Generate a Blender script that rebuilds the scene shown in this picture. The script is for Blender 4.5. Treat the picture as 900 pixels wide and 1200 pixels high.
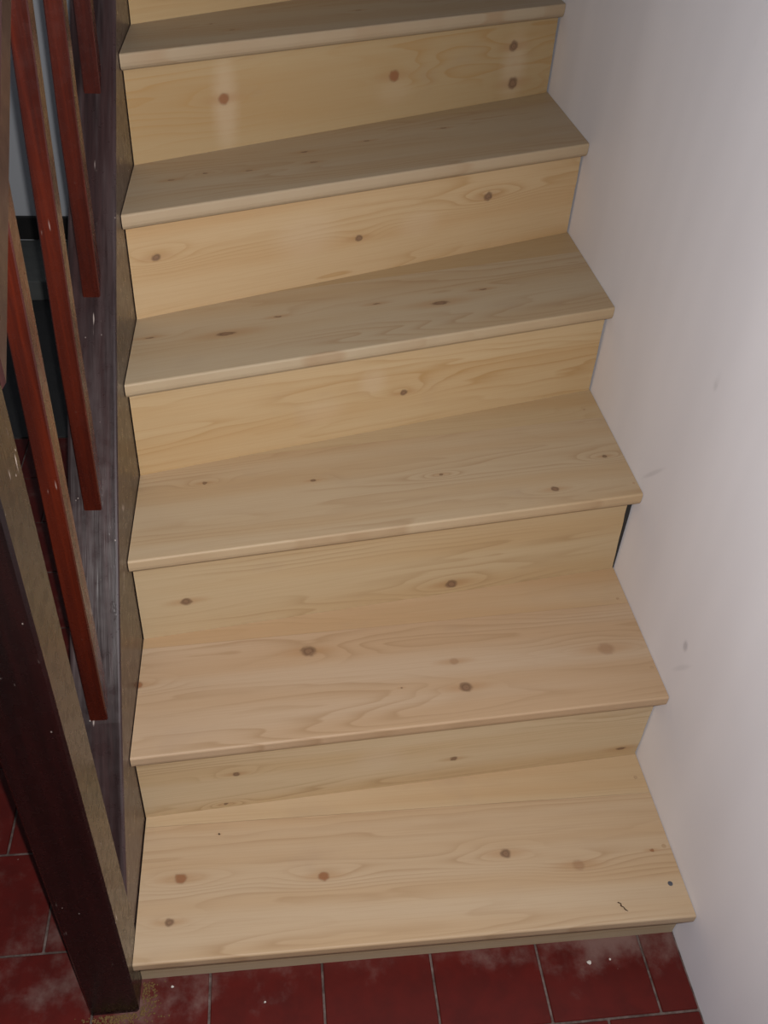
import bpy, bmesh, math, random
from mathutils import Vector, Matrix

for o in list(bpy.data.objects):
    bpy.data.objects.remove(o, do_unlink=True)
scene = bpy.context.scene
COL = scene.collection

# ------------------------------------------------------------------ camera, light, exposure
cam_data = bpy.data.cameras.new('camera')
cam = bpy.data.objects.new('camera', cam_data)
COL.objects.link(cam)
cam_data.sensor_fit = 'VERTICAL'
cam_data.sensor_height = 36.0
cam_data.lens = 1080.22 / 1200 * 36.0
cam_data.clip_start = 0.01
RIGHT = Vector((0.99225, -0.11019, 0.05741))
FWD = Vector((0.12116, 0.75589, -0.64339))
UP = Vector((0.0275, 0.64536, 0.76339))
CAM = Vector((0.20344, -0.57987, 1.38161))
m = Matrix((RIGHT, UP, -FWD)).transposed().to_4x4()
m.translation = CAM
cam.matrix_world = m
scene.camera = cam

world = bpy.data.worlds.new('world')
scene.world = world
world.use_nodes = True
world.node_tree.nodes['Background'].inputs[0].default_value = (0.84, 0.89, 1.0, 1)
world.node_tree.nodes['Background'].inputs[1].default_value = 0.09

# the compact camera's own flash: a few centimetres right of and above the lens
fl = bpy.data.lights.new('camera_flash', 'POINT')
fl.shadow_soft_size = 0.004
fl.energy = 53.0
fl.color = (1.0, 0.97, 0.955)
flo = bpy.data.objects.new('camera_flash', fl)
COL.objects.link(flo)
fm = m.copy()
fm.translation = CAM + RIGHT * 0.006 + UP * 0.030
flo.matrix_world = fm

vs = scene.view_settings
vs.view_transform = 'Standard'
vs.look = 'None'
vs.exposure = 0.0
vs.gamma = 1.0
vs.use_curve_mapping = False


# ------------------------------------------------------------------ node helper
class G:
    def __init__(self, name):
        self.m = bpy.data.materials.new(name)
        self.m.use_nodes = True
        self.t = self.m.node_tree
        self.b = self.t.nodes['Principled BSDF']

    def set(self, sock, v):
        if isinstance(v, bpy.types.NodeSocket):
            self.t.links.new(v, sock)
        else:
            sock.default_value = v

    def math(self, op, a, b=0.0, c=0.0, clamp=False):
        n = self.t.nodes.new('ShaderNodeMath')
        n.operation = op
        n.use_clamp = clamp
        for i, v in enumerate((a, b, c)):
            self.set(n.inputs[i], v)
        return n.outputs[0]

    def add(self, a, b): return self.math('ADD', a, b)
    def mul(self, a, b, clamp=False): return self.math('MULTIPLY', a, b, 0, clamp)

    def coord(self, which='Object'):
        return self.t.nodes.new('ShaderNodeTexCoord').outputs[which]

    def sep(self, v):
        n = self.t.nodes.new('ShaderNodeSeparateXYZ')
        self.set(n.inputs[0], v)
        return n.outputs

    def comb(self, x=0.0, y=0.0, z=0.0):
        n = self.t.nodes.new('ShaderNodeCombineXYZ')
        for i, v in enumerate((x, y, z)):
            self.set(n.inputs[i], v)
        return n.outputs[0]

    def vmul(self, v, s):
        n = self.t.nodes.new('ShaderNodeVectorMath')
        n.operation = 'MULTIPLY'
        self.set(n.inputs[0], v)
        n.inputs[1].default_value = s
        return n.outputs[0]

    def vadd(self, v, s):
        n = self.t.nodes.new('ShaderNodeVectorMath')
        n.operation = 'ADD'
        self.set(n.inputs[0], v)
        self.set(n.inputs[1], s)
        return n.outputs[0]

    def length(self, v):
        n = self.t.nodes.new('ShaderNodeVectorMath')
        n.operation = 'LENGTH'
        self.set(n.inputs[0], v)
        return n.outputs['Value']

    def noise(self, v, scale=5, detail=2, rough=0.5):
        n = self.t.nodes.new('ShaderNodeTexNoise')
        self.set(n.inputs['Vector'], v)
        n.inputs['Scale'].default_value = scale
        n.inputs['Detail'].default_value = detail
        n.inputs['Roughness'].default_value = rough
        return n.outputs[0]

    def voronoi(self, v, scale=5):
        n = self.t.nodes.new('ShaderNodeTexVoronoi')
        self.set(n.inputs['Vector'], v)
        n.inputs['Scale'].default_value = scale
        return n.outputs['Distance']

    def rng(self, v, a, b, c=0.0, d=1.0, smooth=True):
        n = self.t.nodes.new('ShaderNodeMapRange')
        n.interpolation_type = 'SMOOTHSTEP' if smooth else 'LINEAR'
        self.set(n.inputs['Value'], v)
        for k, x in (('From Min', a), ('From Max', b), ('To Min', c), ('To Max', d)):
            n.inputs[k].default_value = x
        return n.outputs[0]

    def mix(self, f, a, b):
        n = self.t.nodes.new('ShaderNodeMix')
        n.data_type = 'RGBA'
        self.set(n.inputs[0], f)
        for i, v in ((6, a), (7, b)):
            self.set(n.inputs[i], v if isinstance(v, bpy.types.NodeSocket) else (*v, 1))
        return n.outputs[2]

    def random(self):
        return self.t.nodes.new('ShaderNodeObjectInfo').outputs['Random']

    def bump(self, h, strength=0.3, dist=0.001):
        n = self.t.nodes.new('ShaderNodeBump')
        n.inputs['Strength'].default_value = strength
        n.inputs['Distance'].default_value = dist
        self.set(n.inputs['Height'], h)
        self.set(self.b.inputs['Normal'], n.outputs[0])

    def out(self, col=None, rough=None, spec=None):
        if col is not None:
            self.set(self.b.inputs['Base Color'], col if isinstance(col, bpy.types.NodeSocket) else (*col, 1))
        if rough is not None:
            self.set(self.b.inputs['Roughness'], rough)
        if spec is not None:
            self.b.inputs['Specular IOR Level'].default_value = spec
        return self.m


# ------------------------------------------------------------------ materials
def pine(name, seed, knots=(), axis='xy', light=(0.74, 0.555, 0.355), late=(0.56, 0.335, 0.15),
         freq=26.0, contrast=0.95, patches=()):
    """planed softwood: ring contours of a height field that bulges round each knot"""
    light = tuple(c * q for c, q in zip(light, (0.665, 0.66, 0.645)))
    late = tuple(c * 0.63 for c in late)
    g = G(name)
    s = g.sep(g.coord())
    u = s[0]
    v = s[1] if axis == 'xy' else s[2]
    P = g.comb(u, v, seed * 1.37)
    # slow figure + knots bulges
    n1 = g.noise(g.vmul(P, (0.95, 11.0, 1.0)), 1.0, 2.0, 0.45)
    n2 = g.noise(g.vmul(P, (9.0, 60.0, 1.0)), 1.0, 1.0)
    F = g.add(g.add(g.mul(n1, 0.55), g.mul(n2, 0.035)), g.mul(v, 1.3))
    wob = g.noise(g.vmul(P, (110.0, 110.0, 1.0)), 1.0, 1.0)
    wobv = g.comb(g.mul(g.add(wob, -0.5), 0.006), g.mul(g.add(wob, -0.5), -0.005), 0.0)
    core = halo = dark = None
    red = None

    def mx(a, b):
        return b if a is None else g.math('MAXIMUM', a, b)
    for i, (ku, kv, kr, kind) in enumerate(knots):
        d0 = g.vadd(g.comb(u, v, 0.0), (-ku, -kv, 0.0))
        if kr > 0.004 or kind == 'o':
            e = g.length(g.vmul(d0, (1 / (kr * 6.5), 1 / (kr * 2.0), 0)))
            bulge = g.math('EXPONENT', g.mul(g.mul(e, e), -1.0))
            F = g.add(F, g.mul(bulge, 0.09 if kind != 'e' else 0.03))
        asp = 0.85 if kind != 'e' else 0.34
        d = g.length(g.vmul(g.vadd(d0, wobv), (1 / (kr * 0.95), 1 / (kr * asp * 0.95), 0)))
        k = g.rng(d, 0.55, 1.12, 1.0, 0.0)
        rp = g.math('SINE', g.add(g.mul(d, 11.0), g.mul(wob, 5.0)))
        ring = g.mul(g.math('MAXIMUM', g.rng(d, 0.5, 0.95), g.mul(rp, 0.55)), k)
        if kind == 'o':
            k = g.mul(k, 0.45)
            ring = g.mul(ring, 0.45)
        if kind in 'ro':
            red = mx(red, k)
            ring = g.mul(ring, 0.45)
        core = mx(core, k)
        dark = mx(dark, ring)
        hd = g.length(g.vmul(d0, (1 / (kr * 4.8), 1 / (kr * 1.0), 0)))
        halo = mx(halo, g.rng(hd, 0.15, 1.0, 1.0, 0.0))
    ph = g.math('FRACT', g.mul(F, freq))
    # early wood fades slowly into a dark late-wood line, then stops abruptly
    line = g.mul(g.math('POWER', ph, 3.0), g.rng(ph, 0.88, 1.0, 1.0, 0.0))
    fade = g.rng(g.noise(g.vmul(P, (2.2, 14.0, 1.0)), 1.0, 2.0), 0.34, 0.68)
    fac = g.mul(g.mul(line, fade), contrast)
    fibre = g.noise(g.vmul(P, (8.0, 420.0, 1.0)), 1.0, 2.0, 0.6)
    band = g.noise(g.vmul(P, (0.9, 17.0, 1.0)), 1.0, 1.0)
    light2 = tuple(c * k for c, k in zip(light, (0.94, 0.87, 0.78)))
    col = g.mix(g.rng(band, 0.35, 0.68), light, light2)
    col = g.mix(g.mul(g.rng(fibre, 0.35, 0.75), 0.16), col, late)
    col = g.mix(fac, col, late)
    for (pu, pv, ru, rv, a) in patches:      # pale smears of sealer brushed over the wood
        dv = g.vadd(g.vadd(g.comb(u, v, 0.0), (-pu, -pv, 0.0)), wobv)
        d = g.length(g.vmul(dv, (1 / ru, 1 / rv, 0)))
        col = g.mix(g.mul(g.rng(d, 0.25, 1.2, 1.0, 0.0), a * 0.7), col, (0.60, 0.48, 0.345))
    if core is not None:
        col = g.mix(g.mul(halo, 0.42), col, (0.36, 0.19, 0.075))
        kc = (0.21, 0.12, 0.068)
        col2 = g.mix(dark, kc, (0.07, 0.038, 0.023))
        if red is not None:
            col2 = g.mix(g.mul(red, 0.9), col2, (0.26, 0.105, 0.042))
        col = g.mix(g.mul(core, 0.88), col, col2)
    # small grubby smudges
    sm = g.rng(g.noise(g.vmul(P, (7, 10, 1)), 1.0, 3.0, 0.6), 0.58, 0.8)
    col = g.mix(g.mul(sm, 0.16), col, (0.30, 0.22, 0.17))
    g.bump(g.add(g.mul(fibre, 0.5), g.mul(line, 0.35)), 0.15, 0.0006)
    return g.out(col, 0.52, 0.35)


def varnish(name, base, dark, rough=0.22, specks=0.5, axis=2, wear=(0.3, 0.26, 0.25), wear_amt=0.0, coat=0.0):
    """old gloss-varnished dark timber, scratched and flecked"""
    g = G(name)
    P = g.coord()
    sc = [60, 60, 60]
    sc[axis] = 3.0
    if axis == 1:
        sc[2] = 3.0
    gr = g.noise(g.vmul(P, tuple(sc)), 1.0, 4.0, 0.6)
    sc2 = [300, 300, 300]
    sc2[axis] = 12.0
    if axis == 1:
        sc2[2] = 12.0
    fine = g.noise(g.vmul(P, tuple(sc2)), 1.0, 2.0, 0.6)
    col = g.mix(g.rng(gr, 0.33, 0.68), dark, base)
    col = g.mix(g.mul(g.rng(fine, 0.4, 0.7), 0.35), col, dark)
    if wear_amt:
        wsc = [70, 70, 70]
        wsc[axis] = 4
        wsc[2] = 4
        w = g.rng(g.noise(g.vmul(P, tuple(wsc)), 1.0, 4.0, 0.65), 0.42, 0.72)
        col = g.mix(g.mul(w, wear_amt), col, wear)
    v = g.voronoi(g.vmul(P, (1, 1, 0.6)), 130)
    gate = g.rng(g.noise(P, 22, 2), 0.60, 0.70)
    sp = g.mul(g.rng(v, 0.07, 0.14, 1.0, 0.0), gate)
    sc3 = [230, 230, 230]
    sc3[axis] = 22.0
    if axis == 1:
        sc3[2] = 22.0
    scr = g.mul(g.rng(g.noise(g.vmul(P, tuple(sc3)), 1.0, 1.0), 0.70, 0.76), gate)
    mark = g.math('MAXIMUM', sp, scr)
    col = g.mix(g.mul(mark, specks), col, (0.62, 0.52, 0.46))
    r = g.add(g.mul(g.noise(P, 60, 3), 0.25), rough - 0.1)
    g.bump(g.add(g.mul(fine, 0.6), gr), 0.25, 0.0012)
    return g.out(col, r, 0.5)


MAT = {}
# wall plaster, brush-painted white
g = G('painted_plaster')
P = g.coord()
streak = g.noise(g.vmul(P, (1, 6, 0.7)), 1.0, 2.0, 0.5)
big = g.noise(P, 2.6, 3)
mott = g.noise(P, 38, 4, 0.6)
col = g.mix(g.rng(streak, 0.35, 0.72), (0.83, 0.82, 0.87), (0.90, 0.89, 0.94))
col = g.mix(g.mul(g.rng(big, 0.45, 0.75), 0.35), col, (0.79, 0.77, 0.81))
gate = g.rng(g.noise(P, 9, 2), 0.62, 0.72)
spot = g.mul(g.rng(g.voronoi(g.vmul(P, (1, 1, .45)), 21), 0.08, 0.2, 1.0, 0.0), gate)
col = g.mix(g.mul(spot, 0.25), col, (0.27, 0.27, 0.30))
for (sy, sz, ry, rz, tilt, am) in ((0.266, 0.3875, 0.008, 0.011, 0.0, 0.42), (0.508, 0.520, 0.006, 0.035, 0.9, 0.22), (0.255, 0.352, 0.006, 0.030, 0.7, 0.14)):
    sp_ = g.sep(P)
    dy = g.add(sp_[1], -sy)
    dz = g.add(sp_[2], -sz)
    d_ = g.length(g.comb(g.mul(g.add(dy, g.mul(dz, tilt)), 1 / ry), g.mul(dz, 1 / rz), g.mul(g.add(mott, -0.5), 1.2)))
    col = g.mix(g.mul(g.rng(d_, 0.3, 1.2, 1.0, 0.0), am), col, (0.30, 0.29, 0.33))
g.bump(g.add(g.add(g.mul(mott, 0.15), g.mul(streak, 1.0)), big), 0.22, 0.006)
MAT['plaster'] = g.out(col, 0.62, 0.3)

g = G('white_wall_paint')
P = g.coord()
MAT['backwall'] = g.out(g.mix(g.noise(P, 3, 3), (0.66, 0.68, 0.71), (0.74, 0.76, 0.79)), 0.7, 0.3)

g = G('grey_mortar')
P = g.coord()
MAT['mortar'] = g.out(g.mix(g.rng(g.noise(P, 45, 4, 0.65), 0.35, 0.7), (0.075, 0.052, 0.045), (0.19, 0.145, 0.13)), 0.9, 0.2)

# quarry tile with builders' dust on it
g = G('red_quarry_tile')
P = g.coord()
Wp = g.t.nodes.new('ShaderNodeNewGeometry').outputs['Position']
rnd = g.random()
n = g.noise(g.vadd(g.vmul(P, (1, 1, 1)), g.comb(g.mul(rnd, 40.0), 0.0, 0.0)), 24, 4, 0.6)
col = g.mix(g.rng(n, 0.3, 0.75), (0.099, 0.008, 0.0055), (0.070, 0.0068, 0.0050))
col = g.mix(g.mul(rnd, 0.4), col, (0.085, 0.012, 0.009))
ws = g.sep(Wp)
near = g.rng(ws[1], -0.055, 0.03)                     # swept-up dust lies along the foot of the steps
corner = g.math('EXPONENT', g.mul(g.length(g.vmul(g.vadd(Wp, (-0.70, -0.03, 0)), (5.5, 11.0, 0))), -1.3))
newelc = g.math('EXPONENT', g.mul(g.length(g.vmul(g.vadd(Wp, (0.02, 0.02, 0)), (8.0, 11.0, 0))), -1.1))
dn = g.noise(Wp, 17, 5, 0.65)
dl = g.add(g.add(g.mul(near, 0.20), g.mul(corner, 0.38)), g.mul(newelc, 0.32))
dust = g.rng(g.add(dn, dl), 0.70, 1.12)
col = g.mix(g.mul(dust, 0.52), col, (0.25, 0.185, 0.16))
fle = g.mul(g.rng(g.voronoi(Wp, 60), 0.05, 0.09, 1.0, 0.0), g.rng(g.noise(Wp, 26, 2), 0.63, 0.70))
col = g.mix(g.mul(fle, 0.6), col, (0.5, 0.44, 0.38))
g.bump(g.noise(Wp, 70, 3), 0.2, 0.001)
MAT['tile'] = g.out(col, g.add(0.45, g.mul(dust, 0.4)), 0.22)

g = G('dark_slate')
P = g.coord()
MAT['slate'] = g.out(g.mix(g.noise(P, 14, 4), (0.028, 0.028, 0.029), (0.05, 0.05, 0.05)), 0.7, 0.3)
g = G('grey_stone')
P = g.coord()
MAT['stone'] = g.out(g.mix(g.noise(P, 24, 4), (0.10, 0.105, 0.10), (0.17, 0.175, 0.165)), 0.8, 0.3)
g = G('black_gloss_paint')
P = g.coord()
MAT['black'] = g.out(g.mix(g.noise(P, 20, 3), (0.012, 0.011, 0.011), (0.03, 0.027, 0.026)), 0.5, 0.4)

MAT['string'] = varnish('dark_stringer_varnish', (0.046, 0.023, 0.022), (0.018, 0.0095, 0.0095), 0.28, 0.55, 1,
                        (0.10, 0.077, 0.076), 0.42)
MAT['newel'] = varnish('dark_newel_varnish', (0.012, 0.0035, 0.0033), (0.005, 0.0025, 0.0025), 0.24, 0.75, 2)
MAT['rail'] = varnish('dark_handrail_varnish', (0.045, 0.016, 0.014), (0.02, 0.009, 0.009), 0.30, 0.55, 1)
MAT['baluster'] = varnish('red_mahogany_varnish', (0.086, 0.0115, 0.004), (0.032, 0.0052, 0.003), 0.24, 0.30, 2)

g = G('pale_filler')
MAT['filler'] = g.out(g.mix(g.noise(g.coord(), 120, 2), (0.36, 0.24, 0.14), (0.46, 0.32, 0.19)), 0.7, 0.2)
g = G('steel_screw')
g.b.inputs['Metallic'].default_value = 0.8
MAT['steel'] = g.out(g.mix(g.noise(g.coord(), 200, 2), (0.10, 0.11, 0.13), (0.20, 0.21, 0.24)), 0.45)
g = G('sawdust')
MAT['sawdust'] = g.out(g.mix(g.noise(g.coord('Object'), 160, 2), (0.20, 0.12, 0.045), (0.12, 0.075, 0.035)), 0.9, 0.1)
g = G('plaster_crumb')
MAT['crumb'] = g.out(g.mix(g.noise(g.coord(), 90, 2), (0.70, 0.66, 0.60), (0.52, 0.48, 0.44)), 0.9, 0.1)
g = G('dark_shaving')
MAT['shaving'] = g.out(g.mix(g.noise(g.coord(), 300, 2), (0.12, 0.075, 0.045), (0.05, 0.03, 0.02)), 0.8, 0.1)


# ------------------------------------------------------------------ mesh helpers
def mesh_obj(name, verts, faces, mat, parent=None, frame=None, bevel=0.0, seg=1, mods=True):
    """vertices in world space; frame = world matrix of the object"""
    frame = frame or Matrix.Identity(4)
    inv = frame.inverted()
    me = bpy.data.meshes.new(name)
    me.from_pydata([inv @ Vector(v) for v in verts], [], faces)
    bm = bmesh.new()
    bm.from_mesh(me)
    bmesh.ops.remove_doubles(bm, verts=bm.verts, dist=1e-6)
    bmesh.ops.recalc_face_normals(bm, faces=bm.faces)
    if bevel:
        ed = [e for e in bm.edges if e.calc_face_angle(0) > 0.5]
        bmesh.ops.bevel(bm, geom=ed, offset=bevel, segments=seg, affect='EDGES', profile=0.5, clamp_overlap=True)
    bm.to_mesh(me)
    bm.free()
    me.materials.append(mat)
    o = bpy.data.objects.new(name, me)
    COL.objects.link(o)
    if parent:
        o.parent = parent
        o.matrix_parent_inverse = parent_world(parent).inverted()
    o.matrix_basis = frame
    return o


def parent_world(o):
    return o.matrix_basis.copy()      # parents sit at their world matrix


def box(name, lo, hi, mat, parent=None, bevel=0.0, seg=1, frame=None):
    (x0, y0, z0), (x1, y1, z1) = lo, hi
    v = [(x0, y0, z0), (x1, y0, z0), (x1, y1, z0), (x0, y1, z0), (x0, y0, z1), (x1, y0, z1), (x1, y1, z1), (x0, y1, z1)]
    f = [(0, 3, 2, 1), (4, 5, 6, 7), (0, 1, 5, 4), (1, 2, 6, 5), (2, 3, 7, 6), (3, 0, 4, 7)]
    return mesh_obj(name, v, f, mat, parent, frame or Matrix.Translation(((x0 + x1) / 2, (y0 + y1) / 2, z0)), bevel, seg)


def loft(sections):
    """closed cross-sections (same count) -> verts, faces with end caps"""
    n = len(sections[0])
    v = [p for s in sections for p in s]
    f = []
    for k in range(len(sections) - 1):
        for i in range(n):
            j = (i + 1) % n
            f.append((k * n + i, k * n + j, (k + 1) * n + j, (k + 1) * n + i))
    f.append(tuple(range(n))[::-1])
    f.append(tuple((len(sections) - 1) * n + i for i in range(n)))
    return v, f


def empty(name, loc):
    o = bpy.data.objects.new(name, None)
    COL.objects.link(o)
    o.location = loc
    o.empty_display_size = 0.1
    o.matrix_basis = Matrix.Translation(loc)
    return o


def tag(o, label=None, cat=None, group=None, kind=None):
    if label: o['label'] = label
    if cat: o['category'] = cat
    if group: o['group'] = group
    if kind: o['kind'] = kind
    return o


# ------------------------------------------------------------------ measured stair
W = 0.80
Z = [0.1, 0.2839, 0.4715, 0.6533, 0.8328, 1.003, 1.172]
YL = [0.0, 0.1988, 0.3952, 0.5691, 0.7379, 0.9147, 1.068]
YR = [0.0021, 0.2543, 0.5157, 0.8002, 1.0878, 1.3747, 1.725]
BL = [0.2222, 0.4199, 0.594, 0.7618, 0.9384, 1.092]      # foot of the riser standing on tread k
BR = [0.2812, 0.5406, 0.8246, 1.1125, 1.4012, 1.75]
DEP = [0.205, 0.200, 0.217, 0.215, 0.232, 0.232]         # width of each tread's front board
TH = 0.026
XR = W - 0.001

# ------------------------------------------------------------------ the setting
wall = box('wall_right', (W, -1.6, -0.05), (W + 0.12, 2.9, 3.2), MAT['plaster'], frame=Matrix.Identity(4))
tag(wall, 'white brush-painted plaster wall beside the pine steps', 'wall', kind='structure')
wb = box('wall_back', (-1.6, 2.40, -0.05), (W, 2.52, 3.2), MAT['backwall'], frame=Matrix.Identity(4))
tag(wb, 'pale grey wall seen between the balusters', 'wall', kind='structure')
bb = box('baseboard_back', (-1.6, 2.386, 0.062), (0.79, 2.40, 0.138), MAT['black'], bevel=0.003)
tag(bb, 'black baseboard along the pale grey wall behind the balusters', 'baseboard', kind='structure')


floor = box('floor', (-1.6, -1.6, -0.05), (W, 2.40, -0.0025), MAT['mortar'], frame=Matrix.Identity(4))
tag(floor, 'dusty red quarry tile floor at the foot of the steps', 'floor', kind='structure')
PITCH = 0.1611
rng = random.Random(4)
tile_mesh = {}
X0T, Y0T = 0.0975, -0.0865
for r in range(-4, 9):
    y0 = Y0T + r * PITCH
    off = 0 if r % 2 == 0 else PITCH / 2
    for c in range(-8, 6):
        x0 = X0T + off + c * PITCH - (PITCH if off else 0)
        x1 = x0 + PITCH
        if x0 >= W - 0.012 or x1 < -1.2:
            continue
        if r >= 1 and x0 > 0.12:
            continue                                   # under the steps
        x1c = min(x1, W - 0.001)
        w = round(x1c - x0 - 0.0035, 4)
        key = w
        h = Matrix.Translation((x0 + 0.00175, y0 + 0.00175, 0))
        if key not in tile_mesh:
            o = box('quarry_tile', (x0 + 0.00175, y0 + 0.00175, -0.012), (x0 + 0.00175 + w, y0 + PITCH - 0.00175, 0.0),
                    MAT['tile'], floor, bevel=0.0012, frame=h)
            tile_mesh[key] = o.data
        else:
            o = bpy.data.objects.new('quarry_tile', tile_mesh[key])
            COL.objects.link(o)
            o.parent = floor
            o.matrix_basis = h
        dz = rng.uniform(-0.0007, 0.0004)
        o.location.z += dz

sl = box('slate_slab', (-1.6, 1.366, -0.0024), (0.79, 2.085, 0.002), MAT['slate'], floor, bevel=0.001)
step = box('stone_step', (-1.595, 2.09, -0.0024), (0.79, 2.386, 0.062), MAT['stone'], bevel=0.004, seg=2)
tag(step, 'low grey stone step below the black baseboard behind the balusters', 'step', kind='structure')

# ------------------------------------------------------------------ pine staircase
TK = {
    1: [(0.059, 0.119, 0.011, 'r'), (0.047, 0.055, 0.0082, 'd'), (0.265, 0.106, 0.01, 'r'), (0.541, 0.12, 0.0104, 'd'), (0.648, 0.092, 0.0117, 'o'), (0.112, 0.186, 0.0019, 'd'), (0.768, 0.107, 0.004, 'r')],
    2: [(0.267, 0.163, 0.0145, 'd'), (0.495, 0.061, 0.0123, 'd'), (0.489, 0.113, 0.0093, 'o'), (0.739, 0.107, 0.0166, 'o'), (0.009, 0.13, 0.0086, 'r'), (0.397, 0.073, 0.0022, 'd')],
    3: [(0.126, 0.159, 0.0052, 'd'), (0.294, 0.134, 0.0053, 'd'), (0.671, 0.04, 0.0083, 'd'), (0.79, 0.107, 0.0059, 'd'), (0.5, 0.111, 0.0048, 'd')],
    4: [(0.061, 0.123, 0.0086, 'e'), (0.176, 0.102, 0.019, 'e'), (0.27, 0.132, 0.0079, 'e'), (0.44, 0.128, 0.0083, 'e'), (0.546, 0.101, 0.0198, 'e'), (0.641, 0.126, 0.0088, 'e')],
    5: [(0.172, 0.111, 0.0042, 'd'), (0.242, 0.097, 0.0074, 'e'), (0.364, 0.143, 0.0092, 'e'), (0.357, 0.094, 0.0077, 'e'), (0.113, 0.103, 0.0071, 'e'), (0.662, 0.167, 0.0077, 'e'), (0.492, 0.155, 0.0072, 'e')],
    6: [(0.209, 0.11, 0.0039, 'd'), (0.223, 0.063, 0.0064, 'e'), (0.5, 0.102, 0.0074, 'e')],
    7: [],
}
RK = {
    1: [], 7: [],
    2: [(0.141, 0.084, 0.0069, 'd'), (0.122, 0.009, 0.0045, 'd'), (0.48, 0.053, 0.0079, 'd'), (0.77, 0.022, 0.0112, 'e')],
    3: [(0.071, 0.069, 0.0101, 'd'), (0.504, 0.021, 0.0123, 'd')],
    4: [(0.447, 0.068, 0.008, 'd')],
    5: [(0.042, 0.097, 0.0093, 'd'), (0.398, 0.068, 0.0084, 'd'), (0.664, 0.102, 0.0116, 'd')],
    6: [(0.168, 0.08, 0.0125, 'r'), (0.516, 0.077, 0.0138, 'r'), (0.807, 0.099, 0.0139, 'd'), (0.818, 0.03, 0.0160, 'd')],
}
RP = {6: [(0.17, 0.07, 0.028, 0.09, 0.5), (0.815, 0.06, 0.04, 0.075, 0.5), (0.52, 0.05, 0.05, 0.03, 0.2)],
      5: [(0.30, 0.085, 0.07, 0.045, 0.35), (0.52, 0.075, 0.05, 0.03, 0.3)],
      4: [(0.39, 0.10, 0.03, 0.03, 0.4), (0.30, 0.06, 0.05, 0.03, 0.25)],
      2: [(0.36, 0.075, 0.045, 0.035, 0.45)], 3: [], 1: [], 7: []}
# tone per board: pale pinkish treads, darker upwards; straw-yellow risers, darker at top
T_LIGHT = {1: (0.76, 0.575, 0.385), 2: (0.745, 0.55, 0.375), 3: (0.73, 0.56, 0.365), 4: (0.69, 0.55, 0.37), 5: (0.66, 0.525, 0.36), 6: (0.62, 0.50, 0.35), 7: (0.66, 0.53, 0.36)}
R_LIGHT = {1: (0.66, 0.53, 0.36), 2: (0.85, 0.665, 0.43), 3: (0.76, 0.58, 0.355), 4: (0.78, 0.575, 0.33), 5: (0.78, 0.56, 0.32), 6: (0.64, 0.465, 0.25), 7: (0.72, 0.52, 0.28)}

stair = empty('staircase', (W / 2, 0.0, 0.0))
tag(stair, 'new unvarnished pine winder steps with knots, between white wall and dark balustrade', 'staircase')


def tread(k):
    i = k - 1
    a = Vector((0, YL[i], Z[i]))
    b = Vector((W, YR[i], Z[i]))
    ex = (b - a).normalized()
    ey = Vector((-ex.y, ex.x, 0))
    fr = Matrix.Translation(a) @ Matrix((ex, ey, Vector((0, 0, 1)))).transposed().to_4x4()
    cs = ex.x
    XL = 0.0012 if k == 1 else 0.0004
    nose = lambda x: YL[i] + (YR[i] - YL[i]) * x / W
    if k < 7:
        base = lambda x: BL[i] + (BR[i] - BL[i]) * x / W
    else:
        base = lambda x: nose(x) + 0.45
    D = (DEP[i] if k < 7 else 0.6) / cs
    brd = lambda x: nose(x) + D
    # where the board's back edge runs out from under the riser
    g0, g1 = base(XL) - brd(XL), base(XR) - brd(XR)
    UND = 0.013 / cs
    if g0 < 0 < g1:
        xs = XL + (XR - XL) * (-g0) / (g1 - g0)
        st = [(XL, base(XL) + UND), (xs, base(xs) + UND), (xs + 0.004, brd(xs + 0.004)), (XR, brd(XR))]
        wst = [(xs + 0.005, brd(xs + 0.005) + 0.0006, base(xs + 0.005) + UND), (XR, brd(XR) + 0.0006, base(XR) + UND)]
    elif g0 >= 0:
        st = [(XL, brd(XL)), (XR, brd(XR))]
        wst = [(XL, brd(XL) + 0.0006, base(XL) + UND), (XR, brd(XR) + 0.0006, base(XR) + UND)]
    else:
        st = [(XL, base(XL)), (XR, base(XR))]
        wst = []
    # bullnose profile (s from the nose line, z below the top)
    prof = [(0.9, 0.0)]
    ra = 0.0035
    for q in range(6):
        t = math.radians(q * 18)
        prof.append((ra - ra * math.sin(t), -ra + ra * math.cos(t)))
    rb = 0.013
    for q in range(5):
        t = math.radians(q * 22.5)
        prof.append((rb - rb * math.cos(t), -TH + rb - rb * math.sin(t)))
    prof.append((0.9, -TH))
    secs = []
    for (x, yb) in st:
        sec = []
        for (s, dz) in prof:
            y = yb if s > 0.5 else nose(x) + s / cs
            sec.append((x, y, Z[i] + dz))
        secs.append(sec)
    v, f = loft(secs)
    o = mesh_obj('tread', v, f, pine('pine_tread', k * 7.3, TK[k], 'xy', T_LIGHT[k],
                                     late=(0.54, 0.335, 0.17), contrast=0.85), stair, fr)
    if wst:
        secs = [[(x, y0, Z[i] - 0.0002), (x, y1, Z[i] - 0.0002), (x, y1, Z[i] - TH), (x, y0, Z[i] - TH)] for x, y0, y1 in wst]
        v, f = loft(secs)
        mm = pine('pine_back_strip', k * 11.9 + 3, [], 'xy', tuple(c * q for c, q in zip(T_LIGHT[k], (1.0, 0.985, 0.92))),
                  late=(0.56, 0.36, 0.16), freq=34, contrast=0.4)
        mesh_obj('back_strip', v, f, mm, o, fr)
    return o, fr


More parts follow.
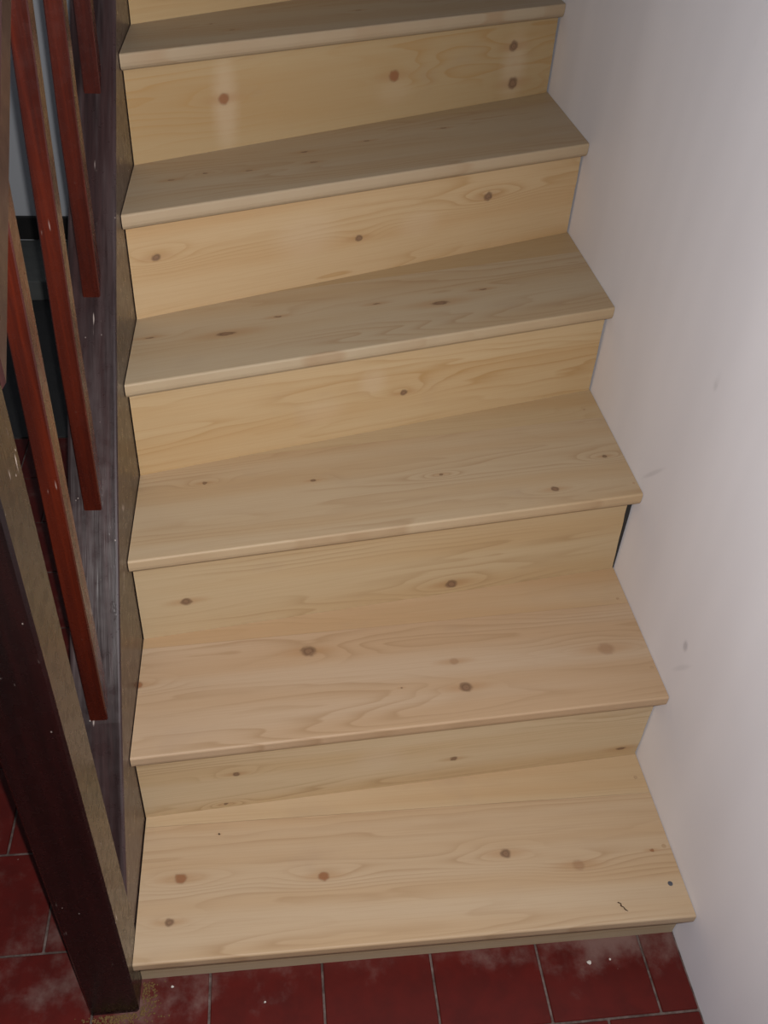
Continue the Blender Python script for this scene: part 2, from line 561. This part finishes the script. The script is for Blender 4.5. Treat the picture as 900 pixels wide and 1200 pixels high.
def disc_obj(name, c, r, mat, parent, h=0.0006, slot=False):
    bm = bmesh.new()
    bmesh.ops.create_cone(bm, cap_ends=True, segments=14, radius1=r, radius2=r * 0.9, depth=h)
    me = bpy.data.meshes.new(name)
    bm.to_mesh(me)
    bm.free()
    me.materials.append(mat)
    o = bpy.data.objects.new(name, me)
    COL.objects.link(o)
    o.parent = parent
    o.matrix_parent_inverse = parent.matrix_basis.inverted()
    o.matrix_basis = Matrix.Translation(c)
    return o


treads = {}
for k in range(1, 8):
    treads[k], fr = tread(k)
# screw heads and filled holes along the wall end of the treads (local board coordinates)
for k, u, v, r, mt, nm in [(1, 0.778, 0.052, 0.0040, 'steel', 'screw_head'), (1, 0.7895, 0.112, 0.0036, 'filler', 'filled_hole'),
                           (1, 0.785, 0.235, 0.0032, 'filler', 'filled_hole'), (2, 0.798, 0.060, 0.0034, 'filler', 'filled_hole'),
                           (2, 0.800, 0.212, 0.0028, 'filler', 'filled_hole'), (3, 0.806, 0.030, 0.0024, 'filler', 'filled_hole'),
                           (3, 0.815, 0.245, 0.0024, 'filler', 'filled_hole'), (1, 0.112, 0.186, 0.0015, 'shaving', 'nail_hole')]:
    p = treads[k].matrix_basis @ Vector((u, v, 0.0001))
    disc_obj(nm, p, r, MAT[mt], treads[k])


def riser(k):
    i = k - 1
    if k == 1:
        a, b, z0 = Vector((0, 0.025, 0)), Vector((W, 0.027, 0)), 0.0
    else:
        a, b, z0 = Vector((0, BL[i - 1], 0)), Vector((W, BR[i - 1], 0)), Z[i - 1]
    z1 = Z[i] - TH
    a.z = b.z = z0
    ex = (b - a).normalized()
    ey = Vector((-ex.y, ex.x, 0))
    fr = Matrix.Translation(a) @ Matrix((ex, ey, Vector((0, 0, 1)))).transposed().to_4x4()
    L = (b - a).length
    u0 = 0.0012 if k == 1 else 0.0008
    # the scribed wall end of each board: riser 3 falls short and leaves a dark gap
    gap_t, gap_b = {3: (0.011, 0.003), 4: (0.004, 0.003), 5: (0.003, 0.0025), 6: (0.004, 0.003)}.get(k, (0.002, 0.002))
    th = 0.016
    rr = random.Random(k)
    N = 9
    front = []
    for q in range(N + 1):
        t = q / N
        front.append((L - (gap_b + (gap_t - gap_b) * t) / max(ex.x, .1) - rr.uniform(0, 0.0012), t))
    verts = []
    H = z1 - z0
    top = [(u0, 1.0)]
    outline = [(u0, 0.0)] + front + top
    fv = [fr @ Vector((u, 0, t * H)) for u, t in outline]
    sk = th * ex.y / ex.x                 # keep the skewed back face clear of stringer and wall
    bv = [fr @ Vector((u - sk if u > 0.1 else u + sk, th, t * H)) for u, t in outline]
    n = len(outline)
    faces = [tuple(range(n))[::-1], tuple(range(n, 2 * n))]
    for q in range(n):
        j = (q + 1) % n
        faces.append((q, j, n + j, n + q))
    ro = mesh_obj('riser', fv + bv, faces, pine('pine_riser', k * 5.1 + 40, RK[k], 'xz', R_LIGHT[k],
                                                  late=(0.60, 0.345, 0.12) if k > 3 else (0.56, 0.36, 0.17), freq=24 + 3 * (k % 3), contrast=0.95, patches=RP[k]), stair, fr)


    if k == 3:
        # ragged black strip added in the open wall joint, standing in for its shade
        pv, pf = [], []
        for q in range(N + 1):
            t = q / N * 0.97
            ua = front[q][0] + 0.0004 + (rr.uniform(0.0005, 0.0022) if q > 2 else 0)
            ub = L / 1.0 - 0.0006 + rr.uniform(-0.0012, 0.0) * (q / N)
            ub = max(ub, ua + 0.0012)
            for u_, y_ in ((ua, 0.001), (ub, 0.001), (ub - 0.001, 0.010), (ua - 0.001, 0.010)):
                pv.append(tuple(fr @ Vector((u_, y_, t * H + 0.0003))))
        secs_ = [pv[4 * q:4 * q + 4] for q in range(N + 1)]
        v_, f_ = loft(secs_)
        st_ = mesh_obj('joint_shade_strip', v_, f_, MAT['black'], ro, fr)
        st_['label'] = 'black ragged strip standing in for the shade in the wall joint'
    return ro


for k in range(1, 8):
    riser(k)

# ------------------------------------------------------------------ dark balustrade
bal = empty('balustrade', (-0.031, 0.015, 0.0))
tag(bal, 'old dark varnished balustrade with square newel post and mahogany balusters', 'balustrade')
SY = [0.052, 0.12, 0.20, 0.30, 0.40, 0.50, 0.60, 0.70, 0.80, 0.90, 1.00, 1.20, 1.45]
SZ0 = [(-.2, -.08), (.05, .185), (.12, .272), (.2, .365), (.3, .470), (.4, .57), (.5, .667), (.6, .76), (.8, .932), (1.0, 1.105), (1.5, 1.53)]


def stop(y):
    for (a, za), (b, zb) in zip(SZ0, SZ0[1:]):
        if a <= y <= b:
            return za + (zb - za) * (y - a) / (b - a)
    return SZ0[-1][1]


secs = []
c = 0.004
for y in SY:
    t = stop(y)
    lo = max(0.002, t - 0.36)
    x0, x1 = -0.066, -0.0006
    secs.append([(x0, y, lo), (x1, y, lo), (x1, y, t - c), (x1 - c * .4, y, t - c * .3), (x1 - c, y, t), (x0 + c, y, t), (x0 + c * .4, y, t - c * .3), (x0, y, t - c)])
v, f = loft(secs)
mesh_obj('stringer', v, f, MAT['string'], bal, Matrix.Translation((-0.03, 0.05, 0)))

# newel post: chamfered square, softened cap
nx0, nx1, ny0, ny1 = -0.066, 0.0008, -0.019, 0.051


def sq(x0, x1, y0, y1, z, c):
    return [(x0 + c, y0, z), (x1 - c, y0, z), (x1, y0 + c, z), (x1, y1 - c, z), (x1 - c, y1, z), (x0 + c, y1, z), (x0, y1 - c, z), (x0, y0 + c, z)]


secs = [sq(nx0, nx1, ny0, ny1, 0.0005, 0.003), sq(nx0, nx1, ny0, ny1, 0.3, 0.003), sq(nx0, nx1, ny0, ny1, 0.7, 0.003),
        sq(nx0, nx1, ny0, ny1, 1.06, 0.003), sq(nx0 - .006, nx1 + .006, ny0 - .006, ny1 + .006, 1.064, 0.004),
        sq(nx0 - .006, nx1 + .006, ny0 - .006, ny1 + .006, 1.084, 0.004), sq(nx0 + .012, nx1 - .012, ny0 + .012, ny1 - .012, 1.10, 0.008)]
v, f = loft(secs)
mesh_obj('newel_post', v, f, MAT['newel'], bal, Matrix.Translation((-0.031, 0.015, 0)))

# handrail: rounded top, runs up parallel to the stringer
RB = lambda y: 0.978 + (y - 0.05) * 0.885
secs = []
for y in (0.0515, 0.5, 1.0, 1.45):
    z = RB(y)
    x0, x1 = -0.064, 0.004
    secs.append([(x0 + .004, y, z), (x1 - .004, y, z), (x1, y, z + .006), (x1, y, z + .040), (x1 - .008, y, z + .054), (x1 - .022, y, z + .062),
                 (x0 + .022, y, z + .062), (x0 + .008, y, z + .054), (x0, y, z + .040), (x0, y, z + .006)])
v, f = loft(secs)
mesh_obj('handrail', v, f, MAT['rail'], bal, Matrix.Translation((-0.03, 0.05, 1.0)))

# balusters, one over each tread, feet cut to the slope of the stringer
for k, (xc, y) in enumerate([(-0.030, 0.203), (-0.0335, 0.397), (-0.0335, 0.611), (-0.033, 0.842), (-0.033, 1.06)]):
    w2, d = 0.0118, 0.030
    lean = (0.0085, 0.0205, 0.023, 0.022, 0.02)[k]
    secs = []
    for t in (0, 0.33, 0.66, 1):
        s = []
        for (dx, dy) in ((-w2 + .0015, 0), (w2 - .0015, 0), (w2, .0015), (w2, d - .0015), (w2 - .0015, d), (-w2 + .0015, d), (-w2, d - .0015), (-w2, .0015)):
            zb, zt = stop(y + dy) - 0.003, RB(y + dy) + 0.004
            s.append((xc + (dx if dx > 0 else dx * (1 - 0.28 * t)) + lean * t ** 1.5, y + dy, zb + (zt - zb) * t))
        secs.append(s)
    v, f = loft(secs)
    bo = mesh_obj('baluster', v, f, MAT['baluster'], bal, Matrix.Translation((xc, y, stop(y))))
    bo['label'] = 'slim square baluster in red mahogany varnish'

# ------------------------------------------------------------------ builders' debris
rd = random.Random(9)


def crumb(name, loc, r, mat, label, cat, group=None):
    bm = bmesh.new()
    bmesh.ops.create_icosphere(bm, subdivisions=1, radius=r)
    for q in bm.verts:
        q.co *= rd.uniform(0.6, 1.15)
        q.co.z *= 0.6
    zmin = min(q.co.z for q in bm.verts)
    me = bpy.data.meshes.new(name)
    bm.to_mesh(me)
    bm.free()
    me.materials.append(mat)
    o = bpy.data.objects.new(name, me)
    COL.objects.link(o)
    o.location = (loc[0], loc[1], loc[2] - zmin)
    o.rotation_euler.z = rd.uniform(0, 6)
    return tag(o, label, cat, group)


crumb('plaster_crumb', (0.655, -0.008, 0.0003), 0.0042, MAT['crumb'], 'larger white plaster crumb on the red tile beside the wall corner', 'crumb')
crumb('plaster_crumb', (0.688, -0.006, 0.0003), 0.0020, MAT['crumb'], 'tiny white plaster crumb on the red tile beside the wall corner', 'crumb')
crumb('plaster_crumb', (0.045, 0.010, 0.0003), 0.0024, MAT['crumb'], 'white plaster crumb below the bottom step by the newel', 'crumb')
crumb('plaster_crumb', (0.175, -0.022, 0.0003), 0.0020, MAT['crumb'], 'lone white plaster crumb in the middle of a red tile', 'crumb')

# curled dark shaving on the bottom tread
pts = [(0.0, 0.0), (0.005, 0.004), (0.007, 0.010), (0.012, 0.013), (0.011, 0.019), (0.017, 0.022)]
o1 = treads[1].matrix_basis @ Vector((0.690, 0.012, 0))
secs = []
for q, (dx, dy) in enumerate(pts):
    r = 0.0007 + 0.0005 * (q % 2)
    cx, cy, cz = o1.x + 0.010 - dx * 0.62, o1.y + 0.004 + dy * 0.62, o1.z + 0.0013
    secs.append([(cx - r, cy, cz), (cx, cy - r * .3, cz - r), (cx + r, cy, cz), (cx, cy + r * .3, cz + r)])
v, f = loft(secs)
sh = mesh_obj('wood_shaving', v, f, MAT['shaving'], None, Matrix.Translation(o1))
tag(sh, 'small dark curled shaving lying on the bottom pine tread', 'shaving')

# sawdust heaped round the foot of the newel
verts, faces = [], []
for q in range(420):
    t = rd.random()
    if t < 0.55:
        x, y = rd.gauss(-0.025, 0.022), ny0 - 0.003 - abs(rd.gauss(0, 0.007))
    else:
        x, y = nx1 + 0.003 + abs(rd.gauss(0, 0.010)), rd.uniform(-0.022, 0.02)
    r = rd.uniform(0.0006, 0.0017)
    z = r * 0.6 + max(0, 0.003 - abs(y - ny0) * .3) * rd.random()
    n = len(verts)
    for d in ((1, 0, 0), (-1, 0, 0), (0, 1, 0), (0, -1, 0), (0, 0, 1), (0, 0, -1)):
        verts.append((x + d[0] * r * rd.uniform(.7, 1.4), y + d[1] * r * rd.uniform(.7, 1.4), z + d[2] * r * .6))
    for a_, b_, c_ in ((0, 2, 4), (2, 1, 4), (1, 3, 4), (3, 0, 4), (2, 0, 5), (1, 2, 5), (3, 1, 5), (0, 3, 5)):
        faces.append((n + a_, n + b_, n + c_))
sd = mesh_obj('sawdust', verts, faces, MAT['sawdust'], None, Matrix.Identity(4))
tag(sd, 'yellowish sawdust scattered round the foot of the newel', 'sawdust', kind='stuff')
